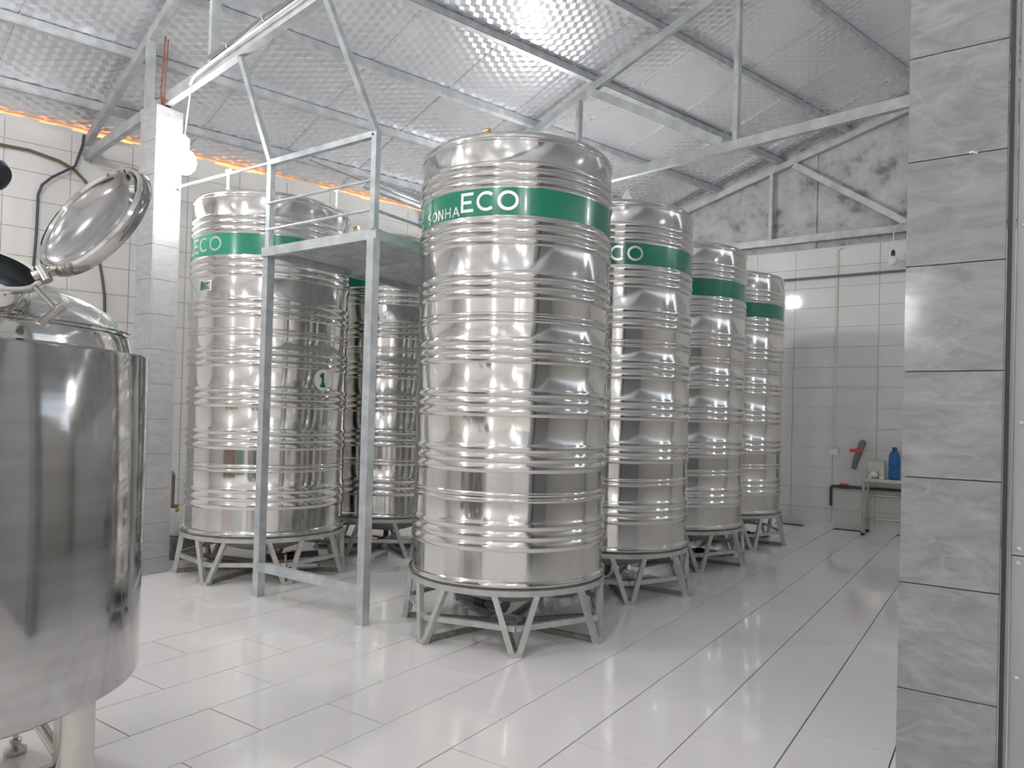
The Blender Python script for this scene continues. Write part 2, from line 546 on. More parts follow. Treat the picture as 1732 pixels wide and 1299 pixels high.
# ---- ceiling lining: strips of embossed foil between seams
ceiling = thing('ceiling', 'sloping roof lining of silver embossed foil strips with bright seams', None, kind='structure')
nrm = Vector((-0.31, 0.0961, 1)).normalized()
CELL = 0.098
ha, hb = CELL / math.sqrt(3), CELL
def foil(y0, y1, right):
    mb = MB()
    U0, U1 = (-0.05, RIDGE) if not right else (RIDGE, 15.5)
    pts = [RP(U0, y0), RP(U1, y0), RP(U1, y1), RP(U0, y1)]
    zz = [ZL(U0), ZL(U1), ZL(U1), ZL(U0)]
    mb.add([(p[0], p[1], z + 0.004) for p, z in zip(pts, zz)] + [(p[0], p[1], z + 0.02) for p, z in zip(pts, zz)],
           [(3, 2, 1, 0), (4, 5, 6, 7), (0, 1, 5, 4), (1, 2, 6, 5), (2, 3, 7, 6), (3, 0, 4, 7)])
    if right or y1 < 1.5:
        return mb
    # raised rhombic embossing, three faces per cell
    hk = 1.0 if y0 < 8.0 else 0.4      # the far strips are pressed shallower
    s_ = CELL / math.sqrt(3)
    ny = int((y1 - y0) / (1.5 * s_)); nu = int((U1 - U0) / CELL)
    def W_(u, y, h):
        x_, yy_ = RP(u, y)
        return (x_, yy_, ZL(u) - h)
    dy = (y1 - y0) / ny
    for j in range(ny):
        yc = y0 + dy * (j + 0.5)
        for i in range(nu):
            uc = U0 + CELL * (i + 0.5 + (0.5 if j % 2 else 0.0))
            if uc + CELL > U1: continue
            c = W_(uc, yc, 0.0084 * hk)
            hx = []
            for k in range(6):
                g = PI / 2 + k * PI / 3
                hx.append(W_(uc + s_ * math.cos(g), yc + dy / 1.5 * math.sin(g), 0.0042 * hk if k % 2 == 0 else 0.0))
            o = len(mb.v)
            mb.v += [c] + hx
            for k in (0, 2, 4):
                mb.f.append((o, o + 1 + (k + 1) % 6 - 0, o + 1 + k, o + 1 + (k + 5) % 6))
    return mb
SEAM = 0.975
ys = [8.12 + SEAM * k for k in range(-16, 5)]
for y0, y1 in zip(ys, ys[1:]):
    foil(y0, y1, False).build('foil_strip', FOIL, ceiling)
    foil(y0, y1, True).build('foil_strip', FOIL, ceiling)
for y0 in ys:
    if y0 < 1.5: continue
    a, b_ = RP(-0.1, y0), RP(RIDGE, y0)
    MB().beam((a[0], a[1], ZL(-0.1) - 0.009), (b_[0], b_[1], ZL(RIDGE) - 0.009), 0.012, 0.006, nrm).build('seam_strip', FOIL_S, ceiling)

# ---- purlins
ord_ = ['lowest galvanised roof purlin, running just above the left eave',
        'second galvanised roof purlin up from the left eave',
        'third galvanised roof purlin up from the left eave',
        'fourth roof purlin up from the left eave, crossing the brightest ceiling patch',
        'fifth roof purlin up from the left eave, in dark upper right ceiling',
        'sixth roof purlin up from the left eave, ending at right column top',
        'topmost roof purlin near the ridge, cropped by the photo edge']
for lab, u in zip(ord_, (0.49, 1.39, 2.28, 3.23, 4.17, 5.23, 6.2)):
    a, b_ = RP(u, -2.0), RP(u, 12.05 + 0.05 * u)
    p = thing('roof_purlin', lab, 'purlin', (a[0], a[1], ZL(u) - 0.060), group='purlins under the roof lining')
    e = (b_[0] - a[0], b_[1] - a[1], 0)
    t = Vector(e).normalized()
    MB().beam((0, 0, 0), e, 0.062, 0.088, nrm).build('box_section', GALV_D, p)
    lip = Vector((t.y, -t.x, 0)) * 0.034
    MB().beam(Vector((0, 0, -0.040)) + lip, Vector(e) + Vector((0, 0, -0.040)) + lip, 0.010, 0.014, nrm).build('edge_lip', GALV_D, p)

# ---- trusses
tt = Vector((0.988, -0.154, 0))
def truss(name_label, heel, t, ulist, diags, L_, cz=4.26, up_to=None):
    r = thing('roof_truss', name_label, 'truss', (heel[0], heel[1], cz), group='welded roof trusses')
    def at(u, z):
        return Vector((t.x * u, t.y * u, z - cz))
    def raf(u):
        # roof height at heel + t*u, rafter centre line
        X, Y = heel[0] + t.x * u, heel[1] + t.y * u
        return ZL(min(X - Xw(Y), RIDGE)) - 0.155
    MB().channel(at(-0.02, cz), at(L_, cz), 0.06, 0.10).build('bottom_chord', GALV_T, r)
    MB().beam(at(0.0, raf(0.0)), at(L_ if L_ < RIDGE else RIDGE - 0.2, raf(L_ if L_ < RIDGE else RIDGE - 0.2)), 0.06, 0.09).build('rafter', GALV_T, r)
    MB().box((0.10 * t.x, 0.10 * t.y + 0.034, 0.02), (0.3, 0.008, 0.18), math.atan2(t.y, t.x)).build('gusset_plate', GALV_T, r)
    for u in ulist:
        MB().beam(at(u, cz + 0.045), at(u, raf(u) - 0.03), 0.075, 0.05, (t.x, t.y, 0)).build('post', GALV_T, r)
    for u0, u1 in diags:
        MB().channel(at(u0, raf(u0) - 0.06), at(u1, cz + 0.06), 0.055, 0.09).build('diagonal', GALV_T, r)
    return r
truss('nearest roof truss on the left column, wiring along its bottom chord', (-8.40, 3.885), tt, (1.77, 3.12, 4.95), ((3.3, 4.78),), 8.5, 4.22)
h2 = Vector((-7.13, 7.955, 0))
truss('middle roof truss spanning behind the tall front tank', (h2.x, h2.y), tt, (2.92, 4.93, 6.6), ((3.12, 4.78),), 8.5)
truss('farthest roof truss lying close against the concrete gable', (-6.08, 11.285), Vector((1, 0, 0)), (3.10, 5.0), ((3.42, 4.95),), 7.0, 4.245)

# ------------------------------------------------------------------ stone columns
def column(x0, x1, y0, y1, z1, zs, label, faces, mat):
    c = thing('tiled_column', label, 'column', ((x0 + x1) / 2, (y0 + y1) / 2, 0))
    wx, wy = x1 - x0, y1 - y0
    MB().box((0, 0, z1 / 2), (wx - 0.022, wy - 0.022, z1)).build('core', GROUT, c)
    zz = sorted(zs)
    for a, b_ in zip(zz, zz[1:]):
        h = b_ - a - 0.003
        zc = (a + b_) / 2
        MB().box((0, -wy / 2 + 0.005, zc), (wx - 0.0015, 0.012, h)).build('tile', mat, c)
        MB().box((wx / 2 - 0.0055, 0.006, zc), (0.012, wy - 0.012, h)).build('tile', mat, c)
        if 'l' in faces:
            MB().box((-wx / 2 + 0.0055, 0.006, zc), (0.012, wy - 0.012, h)).build('tile', mat, c)
    return c
zr = [0.12 + 0.3015 * k for k in range(14)]
rc = column(-0.2395, -0.0, 2.355, 2.595, 4.35, [0.0] + zr, 'grey stone-tiled column in the right foreground', 'l', STONE)
MB().tube([(0.033, -0.121, 2.2325), (0.033, -0.127, 2.2325), (0.040, -0.133, 2.230), (0.049, -0.127, 2.2285), (0.049, -0.121, 2.2285)], 0.0028, 8).build('hook', WHITE, rc, True)
zl = [0.14 + 0.308 * k for k in range(14)]
lc = column(-6.445, -6.185, 3.43, 3.675, 4.15, [0.0] + zl, 'grey stone-tiled column left of the tank marked 1, carrying the truss', '', STONE_L)
rb = MB().tube([(-6.23, 3.50, 4.15), (-6.235, 3.49, 4.3), (-6.20, 3.495, 4.77)], 0.008, 6)
rb.tube([(-6.205, 3.51, 4.15), (-6.215, 3.51, 4.3), (-6.18, 3.51, 4.74)], 0.006, 6)
rb.tube([(-6.29, 3.47, 4.225), (-6.24, 3.475, 4.215), (-6.20, 3.47, 4.215), (-6.08, 3.47, 4.155)], 0.007, 6)
tag(rb.build('starter_rods', RUST, None), 'rusty bent starter rods sticking out of the left column head', 'rods')

# ------------------------------------------------------------------ tanks
def bead(prof, r, z0, z1, h, n=7):
    for i in range(1, n):
        g = i / n
        prof.append((r + h * math.sin(PI * g) ** 0.85, z0 + (z1 - z0) * g))
def tank_profile(r, zs):
    Z = lambda z: 0.41 + (z - 0.41) * zs
    prof = [(r + 0.014, Z(0.405)), (r + 0.022, Z(0.412)), (r + 0.024, Z(0.424)), (r + 0.018, Z(0.436)), (r + 0.004, Z(0.442)), (r, Z(0.447))]
    def plain(z):
        prof.append((r, Z(z)))
    def trio(z0, z1):
        s_ = (z1 - z0) / 3
        for k in range(3):
            prof.append((r, Z(z0 + s_ * k + 0.002)))
            bead(prof, r, Z(z0 + s_ * k), Z(z0 + s_ * (k + 1)), 0.0125)
        prof.append((r, Z(z1)))
    def seam(z0, z1):
        mid = (z0 + z1) / 2
        for a, b_ in ((z0, z0 + 0.03), (z1 - 0.03, z1)):
            prof.append((r, Z(a))); bead(prof, r, Z(a), Z(b_), 0.009, 6); prof.append((r, Z(b_)))
    trio(0.621, 0.819); seam(0.932, 0.998); trio(1.116, 1.303); trio(1.468, 1.652); trio(1.803, 1.976)
    seam(2.064, 2.127); trio(2.211, 2.392); trio(2.547, 2.728)
    plain(2.735); plain(2.905)
    trio(2.913, 3.08)
    plain(3.19)
    prof.append((r, Z(3.205))); bead(prof, r, Z(3.205), Z(3.228), 0.008, 5); prof.append((r, Z(3.228)))
    return prof, Z
def dome_profile(r, Z):
    top = [(r - 0.001, Z(3.229))]
    for i in range(1, 7):
        g = i / 6 * PI / 2
        top.append((r - 0.04 + 0.04 * math.cos(g), Z(3.229 + 0.045 * math.sin(g))))
    top += [(r - 0.08, Z(3.288)), (r * 0.75, Z(3.318)), (r * 0.45, Z(3.345)), (0.23, Z(3.352)), (0.225, Z(3.385)), (0.20, Z(3.392)), (0, Z(3.40))]
    return top

def poly_stroke(mb, pts, w, r, closed=False):
    """pts in (arc degrees, z); a flat stroke of width w laid on a cylinder of radius r."""
    k = R(1) * r
    P2 = [(a * k, z) for a, z in pts]
    n = len(P2)
    offs = []
    for i in range(n):
        if closed:
            p0, p1 = P2[(i - 1) % n], P2[(i + 1) % n]
        else:
            p0, p1 = P2[max(i - 1, 0)], P2[min(i + 1, n - 1)]
        dx, dz = p1[0] - p0[0], p1[1] - p0[1]
        l = math.hypot(dx, dz) or 1
        offs.append((-dz / l * w / 2, dx / l * w / 2))
    o = len(mb.v)
    for (x, z), (ox, oz) in zip(P2, offs):
        for sgn in (1, -1):
            g = (x + sgn * ox) / r
            mb.v.append((r * math.cos(g), r * math.sin(g), z + sgn * oz))
    m_ = n if closed else n - 1
    for i in range(m_):
        j = (i + 1) % n
        mb.f.append((o + 2 * i + 1, o + 2 * j + 1, o + 2 * j, o + 2 * i))
def line(a, b_, n=5):
    return [(a[0] + (b_[0] - a[0]) * i / n, a[1] + (b_[1] - a[1]) * i / n) for i in range(n + 1)]
def lettering(r, Z):
    mb = MB()
    w = 0.0185
    zb, zt = Z(2.762), Z(2.886)
    zc, hz = (zb + zt) / 2, (zt - zb) / 2 - w / 2
    ra = 11.35 / 2 * 0.675 / r - math.degrees(w / 2 / r)
    def ell(c, rx, rz, a0, a1, n):
        return [(c + rx * math.cos(a0 + (a1 - a0) * i / n), zc + rz * math.sin(a0 + (a1 - a0) * i / n)) for i in range(n + 1)]
    poly_stroke(mb, ell(0, ra, hz, 0, 2 * PI, 40)[:-1], w, r, True)
    q = 0.675 / r
    poly_stroke(mb, ell(-12.0 * q, ra * 0.98, hz, R(48), R(312), 28), w, r)
    e0, e1 = -27.2 * q, -19.4 * q
    wq = math.degrees(w / r)
    poly_stroke(mb, line((e0 + wq / 2, zb), (e0 + wq / 2, zt)), w, r)
    for z in (zb + w / 2, zc, zt - w / 2):
        poly_stroke(mb, line((e0, z), (e1 - (1.2 if z == zc else 0), z), 8), w, r)
    # small word
    w2 = 0.0105
    b0, t0 = Z(2.744), Z(2.812)
    cm, h2_ = (b0 + t0) / 2, (t0 - b0) / 2
    lw = 2.15 * q
    def L2(c, segs):
        for s_ in segs:
            poly_stroke(mb, [(c + a * lw, cm + d * h2_) for a, d in s_], w2, r)
    A, H_, N_, O_, S_ = [-(30.6 + 6.0 * k) * q for k in range(5)]
    ins = 1 - w2 / 2 / h2_
    L2(A, [[(-1, -1), (0, ins)], [(1, -1), (0, ins)], [(-0.55, -0.35), (0.55, -0.35)]])
    L2(H_, [[(-0.85, -1), (-0.85, 1)], [(0.85, -1), (0.85, 1)], [(-0.85, 0), (0.85, 0)]])
    L2(N_, [[(-0.85, -1), (-0.85, 1)], [(0.85, -1), (0.85, 1)], [(-0.8, 0.95), (0.8, -0.95)]])
    poly_stroke(mb, [(O_ + 1.0 * lw * math.cos(2 * PI * i / 20), cm + ins * h2_ * math.sin(2 * PI * i / 20)) for i in range(20)], w2, r, True)
    sp = []
    for i in range(11):
        g = R(50) + R(220) * i / 10
        sp.append((0.72 * math.cos(g), 0.5 * ins + 0.5 * ins * math.sin(g)))
    for i in range(1, 11):
        g = R(90) - R(220) * i / 10
        sp.append((0.72 * math.cos(g), -0.5 * ins + 0.5 * ins * math.sin(g)))
    L2(S_, [sp])
    return mb

CACHE = {}
def tank(label, c, r, zs, letter_deg, key, sticker=None):
    t = thing('water_tank', label, 'tank', (c[0], c[1], 0.405), group='tall ribbed steel tanks')
    if key not in CACHE:
        prof, Z = tank_profile(r, zs)
        lo = lambda pr: [(a, z - 0.405) for a, z in pr]
        sh = MB().lathe(lo(prof), 112).mesh('shell', TANK, True)
        dm = MB().lathe(lo(dome_profile(r, Z)), 96).mesh('dome_lid', STEEL, True)
        dish = MB().lathe(lo([(0, 0.185), (0.10, 0.190), (0.25, 0.215), (0.45, 0.285), (0.60, 0.358), (0.645, 0.395), (r + 0.012, 0.4045)]), 64).mesh('bottom_dish', STAND, True)
        g0, g1 = Z(2.7335), Z(2.9075)
        gr = MB().lathe(lo([(r + 0.0008, g0), (r + 0.0020, g0 + 0.001), (r + 0.0020, g1 - 0.001), (r + 0.0008, g1)]), 112).mesh('green_band', GREEN, True)
        lt = lettering(r + 0.0032, lambda z: Z(z) - 0.405).mesh('lettering', STEEL_L, False)
        CACHE[key] = (sh, dm, dish, gr, lt)
    sh, dm, dish, gr, lt = CACHE[key]
    put('shell', sh, t); put('dome_lid', dm, t); put('bottom_dish', dish, t)
    put('green_band', gr, t, label='green band around the tank near its top')
    put('lettering', lt, t, rz=R(letter_deg), label='silver lettering on the green band')
    return t

def stand(label, c, rr, rf, base_deg, key, zs=1.0):
    s_ = thing('tank_stand', label, 'stand', (c[0], c[1], 0), rz=R(base_deg), group='seven-footed tank stands')
    zt = 0.385
    if key not in CACHE:
        D = {}
        D['ring'] = MB().lathe([(rr - 0.035, zt - 0.03), (rr, zt - 0.03), (rr, zt + 0.006), (rr - 0.035, zt + 0.006), (rr - 0.035, zt - 0.03)], 64).mesh('top_ring', STAND, True)
        def pol(r_, g, z):
            return (r_ * math.cos(g), r_ * math.sin(g), z)
        for sgn in (-1, 1):
            D[sgn] = MB().beam(pol(rf - 0.006, sgn * R(1.9), 0.02), pol(rr - 0.012, sgn * R(11.3), zt - 0.028), 0.036, 0.036, (1, 0, 0)).mesh('leg_bar', STAND)
        D['foot'] = MB().box((rf, 0, 0.014), (0.045, 0.078, 0.028)).mesh('foot_plate', STAND)
        rb_ = rf - 0.022
        D['brace'] = MB().beam(pol(rb_, 0, 0.165), pol(rb_, 2 * PI / 7, 0.165), 0.03, 0.034).mesh('brace_bar', STAND)
        D['floor'] = MB().beam((rf - 0.03, 0, 0.017), (0.115, 0, 0.017), 0.034, 0.03).mesh('floor_bar', STAND_D)
        D['hub'] = MB().lathe([(0.12, 0.002), (0.12, 0.035), (0.085, 0.035), (0.085, 0.002)], 24).mesh('hub_ring', STAND, True)
        CACHE[key] = D
    D = CACHE[key]
    put('top_ring', D['ring'], s_)
    put('hub_ring', D['hub'], s_)
    for k in range(7):
        g = 2 * PI * k / 7
        for sgn in (-1, 1):
            put('leg_bar', D[sgn], s_, rz=g)
        put('foot_plate', D['foot'], s_, rz=g); put('brace_bar', D['brace'], s_, rz=g); put('floor_bar', D['floor'], s_, rz=g)
    return s_

RT = [(-2.912, 4.275 + 1.61 * k) for k in range(4)]
labR = ['large ribbed steel tank in front centre, whole lettering on its green band',
        'second ribbed tank of the right row, two letters showing past front tank',
        'third ribbed tank back in the right row, plain green band showing',
        'last and farthest ribbed tank of the right row, next to far wall']
labS = ['silver V-legged stand carrying the front centre tank',
        'silver V-legged stand under the second tank of the right row',
        'silver V-legged stand under the third tank of the right row',
        'silver V-legged stand under the farthest tank of the right row']
rot = [-60.4, -50.3, -104, -104]
for k in range(4):
    t = tank(labR[k], RT[k], 0.671, 1.0, rot[k], 'R')
    stand(labS[k], RT[k], 0.692, 0.735, -50.7 + (0, 1, 1, 6)[k], 'RS')
LT = [(-5.69, 4.31), (-5.69, 5.93)]
t1 = tank('ribbed steel tank with a round white number 1 sticker, left behind the scaffold', LT[0], 0.700, 1.022, -78.7, 'L')
tank('ribbed steel tank half hidden between the number 1 tank and front tank', LT[1], 0.700, 1.022, -150, 'L')
stand('silver V-legged stand under the tank marked 1', LT[0], 0.722, 0.757, -74, 'LS')
stand('silver V-legged stand under the half hidden tank behind the scaffold', LT[1], 0.722, 0.757, -80, 'LS')

# round sticker with the figure 1, and the small maker's label on the left tank
def cyl_patch(mb, outline, r, zc):
    o = len(mb.v)
    mb.v.append((r, 0, zc))
    for a, z in outline:
        g = a / r
        mb.v.append((r * math.cos(g), r * math.sin(g), zc + z))
    n = len(outline)
    for i in range(n):
        mb.f.append((o, o + 1 + i, o + 1 + (i + 1) % n))
mb = MB()
cyl_patch(mb, [(0.095 * math.cos(2 * PI * i / 36), 0.095 * math.sin(2 * PI * i / 36)) for i in range(36)], 0.7135, 1.754 - 0.405)
stk = mb.build('number_sticker', WHITE, t1, label='round white sticker with a green number 1')
stk.rotation_euler = (0, 0, R(2.2))
mb = MB()
for out in ([(-0.011, -0.05), (0.011, -0.05), (0.011, 0.055), (-0.011, 0.055)], [(-0.027, -0.056), (0.027, -0.056), (0.027, -0.043), (-0.027, -0.043)],
            [(-0.011, 0.055), (-0.011, 0.036), (-0.030, 0.028), (-0.030, 0.036)]):
    cyl_patch(mb, [(a * 1.2, z * 1.15) for a, z in out], 0.7145, 1.754 - 0.405)
mb.build('figure', GREEN_INK, stk)
mb = MB()
cyl_patch(mb, [(-0.075, -0.045), (0.075, -0.045), (0.075, 0.045), (-0.075, 0.045)], 0.7030, 2.525 - 0.405)
lb = mb.build('maker_label', WHITE, t1, label='small white and green printed label')
lb.rotation_euler = (0, 0, R(-87))
mb = MB()
for z in (0.028, 0.008, -0.012, -0.03):
    cyl_patch(mb, [(-0.02, z - 0.003), (0.06, z - 0.003), (0.06, z + 0.003), (-0.02, z + 0.003)], 0.7036, 2.525 - 0.405)
mb.build('print_line', PVC_G, lb)
mb = MB()
cyl_patch(mb, [(-0.072, -0.04), (-0.035, -0.04), (-0.035, 0.04), (-0.072, 0.04)], 0.7036, 2.525 - 0.405)
mb.build('green_print', GREEN_INK, lb)

# vents on tank lids
def vent(label, x, y, z0, z1, r, mat, name='tank_vent'):
    t = thing(name, label, 'vent', (x, y, z0))
    MB().tube([(0, 0, 0), (0, 0, z1 - z0)], r, 10).build('vent_pipe', mat, t, True)
    MB().tube([(-0.03, 0, z1 - z0), (0.03, 0, z1 - z0)], r * 1.15, 10).build('vent_head', mat, t, True)
vent('slim white vent pipe on the lid of tank marked 1, left side', -5.93, 3.98, 3.4035, 3.67, 0.014, WHITE)
vent('slim white vent pipe on the lid of tank marked 1, right side', -5.36, 4.78, 3.395, 3.62, 0.014, WHITE)
vent('short brass vent on the lid of the front centre tank', -3.16, 4.22, 3.3525, 3.56, 0.014, BRASS)
vent('short brass vent on the half hidden left tank', -5.95, 5.60, 3.399, 3.52, 0.018, BRASS)
o = MB().add([(0.07, 0, 0), (0, 0.07, 0), (-0.07, 0, 0), (0, -0.07, 0), (0, 0, 0.115)], [(0, 1, 4), (1, 2, 4), (2, 3, 4), (3, 0, 4), (3, 2, 1, 0)]).build('paper_cone', WHITE, None, loc=(-2.78, 5.80, 3.4005))
tag(o, 'folded white sheet standing on the lid of second right tank', 'paper')

# ------------------------------------------------------------------ scaffold platform between the rows
sf = thing('scaffold_platform', 'galvanised square-tube scaffold with raised slatted platform and railings', 'scaffold', (-4.25, 3.62, 0))
XL, XR = -4.855 + 4.25, -3.66 + 4.25
YR = 3.20
PZ = 2.725
for x, y in ((XL, 0.02), (XR, -0.015)):
    MB().beam((x, y, 0), (x, y, PZ - 0.035), 0.066, 0.066).build('post', GALV, sf)
    MB().beam((x, y, PZ + 0.035), (x, y, 3.455), 0.046, 0.046).build('upper_post', GALV, sf)
for x in (XL, XR):
    MB().beam((x, YR, 0), (x, YR, PZ - 0.035), 0.06, 0.06).build('post', GALV, sf)
    MB().beam((x, 0.03, PZ), (x, YR, PZ), 0.045, 0.07).build('side_beam', GALV, sf)
MB().beam((XL - 0.035, 0, PZ), (XR + 0.035, 0, PZ), 0.05, 0.072).build('front_beam', GALV, sf)
MB().beam((XL + 0.033, 0.01, 0.237), (XR - 0.033, 0.0, 0.237), 0.045, 0.066).build('bottom_beam', GALV, sf)
MB().beam((XL + 0.023, 0, 3.435), (XR - 0.023, 0, 3.435), 0.042, 0.042).build('top_beam', GALV, sf)
for y in (0.87, 2.0, YR):
    MB().beam((XL + 0.02, y, PZ - 0.01), (XR - 0.02, y, PZ - 0.01), 0.045, 0.05).build('joist', GALV, sf)
sl = MB().beam((0, 0.04, 0), (0, YR, 0), 0.062, 0.014).mesh('deck_slat', GALV_D)
n = 15
for i in range(n):
    put('deck_slat', sl, sf, (XL + 0.055 + (XR - XL - 0.11) * i / (n - 1), 0, PZ + 0.024))
for z in (3.115, 2.905):
    MB().tube([(XL, 0, z), (XR, 0, z)], 0.011, 8).build('rail', GALV, sf, True)
for z in (3.115, 2.905):
    MB().tube([(XR, 0, z - 0.01), (XR, YR, z - 0.01)], 0.012, 8).build('rail', GALV, sf, True)
MB().tube([(XL, 0.02, 3.45), (-6.19 + 4.25, 0.0, 3.45)], 0.012, 8).build('tie_rod', GALV, sf, True)
for x, y, e in ((XL, 0.02, (-4.86 + 4.25, 3.335 - 3.62, 4.17)), (XR, -0.015, (-3.69 + 4.25, 3.15 - 3.62, 4.17))):
    MB().beam((x, y, 3.44), e, 0.04, 0.04, (0, 1, 0)).build('hanger', GALV, sf)
MB().lathe([(0.008, 0), (0.008, 0.006), (0, 0.008)], 8, (XR - 0.01, -0.024 - 0.015, 3.42), (0, -1, 0)).build('bolt', RUBBER, sf, True)

# ------------------------------------------------------------------ jacketed steel kettle in the left foreground
KX, KY = -3.031, 0.925
kt = thing('steel_kettle', 'polished jacketed steel kettle with domed top in the left foreground', 'kettle', (KX, KY, 0))
MB().lathe([(0.0, 0.42), (0.30, 0.44), (0.56, 0.475), (0.645, 0.493), (0.659, 0.502), (0.661, 0.512), (0.661, 1.646), (0.657, 1.653), (0.60, 1.663)], 128).build('jacket', STEEL_B, kt, True)
dome = [(0.60, 1.655), (0.606, 1.662), (0.604, 1.675)]
for i in range(0, 13):
    g = i / 12 * R(84)
    dome.append((0.602 * math.cos(g), 1.676 + 0.262 * math.sin(g)))
dome.append((0, 1.938))
MB().lathe(dome, 112).build('dome', STEEL, kt, True)
MB().lathe([(0.6025, 1.728), (0.607, 1.733), (0.6035, 1.739)], 112).build('weld_seam', STEEL, kt, True)
for g in (26, 130, 206, 310):
    lx, ly = 0.585 * math.cos(R(g)), 0.585 * math.sin(R(g))
    lg = MB().tube([(lx, ly, 0.135), (lx, ly, 0.515)], 0.059, 28).build('leg', STEEL_T, kt, True)
    MB().lathe([(0.0, 0.0), (0.038, 0.0), (0.042, 0.006), (0.042, 0.022), (0.030, 0.030), (0.016, 0.040), (0.022, 0.048), (0.022, 0.062), (0.011, 0.066), (0.011, 0.140)], 24, (lx, ly, 0)).build('levelling_foot', STEEL_T, lg, True)
gs = [26, 130, 206, 310]
for a, b_ in zip(gs, gs[1:] + gs[:1]):
    MB().tube([(0.57 * math.cos(R(a)), 0.57 * math.sin(R(a)), 0.275), (0.57 * math.cos(R(b_)), 0.57 * math.sin(R(b_)), 0.275)], 0.021, 14).build('brace_tube', STEEL_T, kt, True)
# manhole, lid, hinge and clamps, placed from viewing directions
def ray(px, py):
    return (fw + cr * ((px - 866) / F_PX) - cu * ((py - PY) / F_PX))
def pt(px, py, depth):
    return Vector((0, 0, HC)) + ray(px, py) * depth - Vector((KX, KY, 0))
Mc = pt(-42, 449, 2.15)
RM, RL = 0.88, 0.90
vw = (Vector((0, 0, HC)) - (Mc + Vector((KX, KY, 0)))).normalized()
dd = cu * 0.975 + cr * 0.21
na = (vw * 0.34 + (dd - vw * dd.dot(vw)).normalized() * 0.94).normalized()
mh = MB().lathe([(a * RM, z) for a, z in ((0.175, -0.20), (0.175, -0.012), (0.198, -0.008), (0.200, 0.0), (0.192, 0.006), (0.176, 0.004))], 56, Mc, na).build('manhole_neck', STEEL, kt, True)
MB().lathe([(a * RM, z) for a, z in ((0.1755, 0.005), (0.186, 0.0105), (0.197, 0.007), (0.199, 0.001))], 56, Mc, na).build('gasket', CREAM, mh, True)
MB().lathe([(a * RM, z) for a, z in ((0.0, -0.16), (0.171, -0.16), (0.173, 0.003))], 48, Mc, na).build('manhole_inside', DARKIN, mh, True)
Lc = pt(153, 367, 2.22)
vw2 = (Vector((0, 0, HC)) - (Lc + Vector((KX, KY, 0)))).normalized()
dd = cu * 0.63 - cr * 0.78
nl = (vw2 * 0.35 + (dd - vw2 * dd.dot(vw2)).normalized() * 0.90).normalized()
lid = MB().lathe([(a * RL, z) for a, z in ((0.0, -0.052), (0.09, -0.047), (0.16, -0.030), (0.197, -0.012), (0.203, -0.004), (0.222, -0.004), (0.226, 0.0), (0.229, -0.004),
                  (0.229, -0.030), (0.224, -0.036), (0.205, -0.040), (0.16, -0.056), (0.08, -0.072), (0.0, -0.076))][::-1], 64, Lc, nl).build('manhole_lid', STEEL_B, kt, True)
MB().lathe([(a * RL, z) for a, z in ((0.203, -0.003), (0.209, 0.006), (0.218, 0.006), (0.223, -0.002))], 64, Lc, nl).build('rim_bead', STEEL, lid, True)
MB().tube([pt(222, 322, 2.20), pt(231, 321, 2.20)], 0.014, 12).build('grip_knob', STEEL, lid, True)
MB().tube([pt(220, 338, 2.20), pt(231, 347, 2.20)], 0.008, 10).build('grip_knob', STEEL, lid, True)
hg = MB().tube([pt(56, 468, 2.13), pt(72, 462, 2.14), pt(88, 459, 2.17)], 0.016, 10)
hg.tube([pt(66, 452, 2.14), pt(80, 476, 2.14)], 0.017, 12)
hg.build('hinge', STEEL_T, kt, True)
cl = MB().tube([pt(58, 484, 2.12), pt(90, 517, 2.16)], 0.0085, 10)
th = []
for i in range(46):
    g = i / 45
    th.append(pt(70 + 40 * g, 546 - 32 * g, 2.15))
cl.tube(th, [0.011 if i % 3 else 0.0145 for i in range(46)], 10)
cl.build('clamp_bolt', STEEL_T, kt, True)
ag = MB().tube([pt(-60, 295, 2.36), pt(-6, 295, 2.36), pt(1, 295, 2.36), pt(9, 297, 2.36)], [0.050, 0.050, 0.046, 0.030], 20)
ag.tube([pt(-50, 300, 2.42), pt(-75, 470, 2.42)], 0.022, 12)
ag.build('agitator_motor', DARKIN, kt, True)

# ------------------------------------------------------------------ lamps
def bulb(label, x, y, z, r, power, drop_top, path=None):
    t = thing('hanging_bulb', label, 'lamp', (x, y, z), group=None)
    prof = [(0, -r * 1.0), (r * 0.5, -r * 0.9), (r * 0.85, -r * 0.55), (r, 0), (r * 0.93, r * 0.42), (r * 0.70, r * 0.80), (r * 0.36, r * 1.05)]
    MB().lathe(prof, 24).build('bulb_globe', lit(power) if power else WHITE, t, True)
    MB().lathe([(r * 0.36, r * 1.03), (r * 0.40, r * 1.15), (r * 0.40, r * 2.0), (r * 0.22, r * 2.2), (0.008, r * 2.4), (0, r * 2.4)], 16).build('socket', BLACK if not power else WHITE, t, True)
    p = path or [(0, 0, r * 2.35), (0, 0, drop_top - z)]
    MB().tube(p, 0.0075, 8).build('cable', CABLE_W, t, True)
    return t
bulb('lit white bulb hanging by a cable in front of the left column', -5.715, 3.415, 3.535, 0.100, P_COLUMN, 4.18,
     [(0, 0, 0.19), (0.02, 0, 0.35), (0.10, -0.01, 0.69)])
bulb('unlit white bulb hanging under the farthest truss by the far wall', -1.29, 11.16, 3.775, 0.066, 0, 4.2,
     [(0, 0, 0.155), (0, 0, 0.38), (0.03, 0.02, 0.48), (0.10, 0.07, 0.54), (0.2, 0.12, 0.525)])
bulb('lit bulb hanging from the middle truss, hidden behind the front tank', -4.25, 7.50, 3.88, 0.09, P_LINING, 4.212)
bulb('added fill bulb in the hall hidden behind the right column', 2.2, 7.6, 4.4, 0.08, P_HALL, 5.9)  # unseen lamp added to brighten the back of the hall
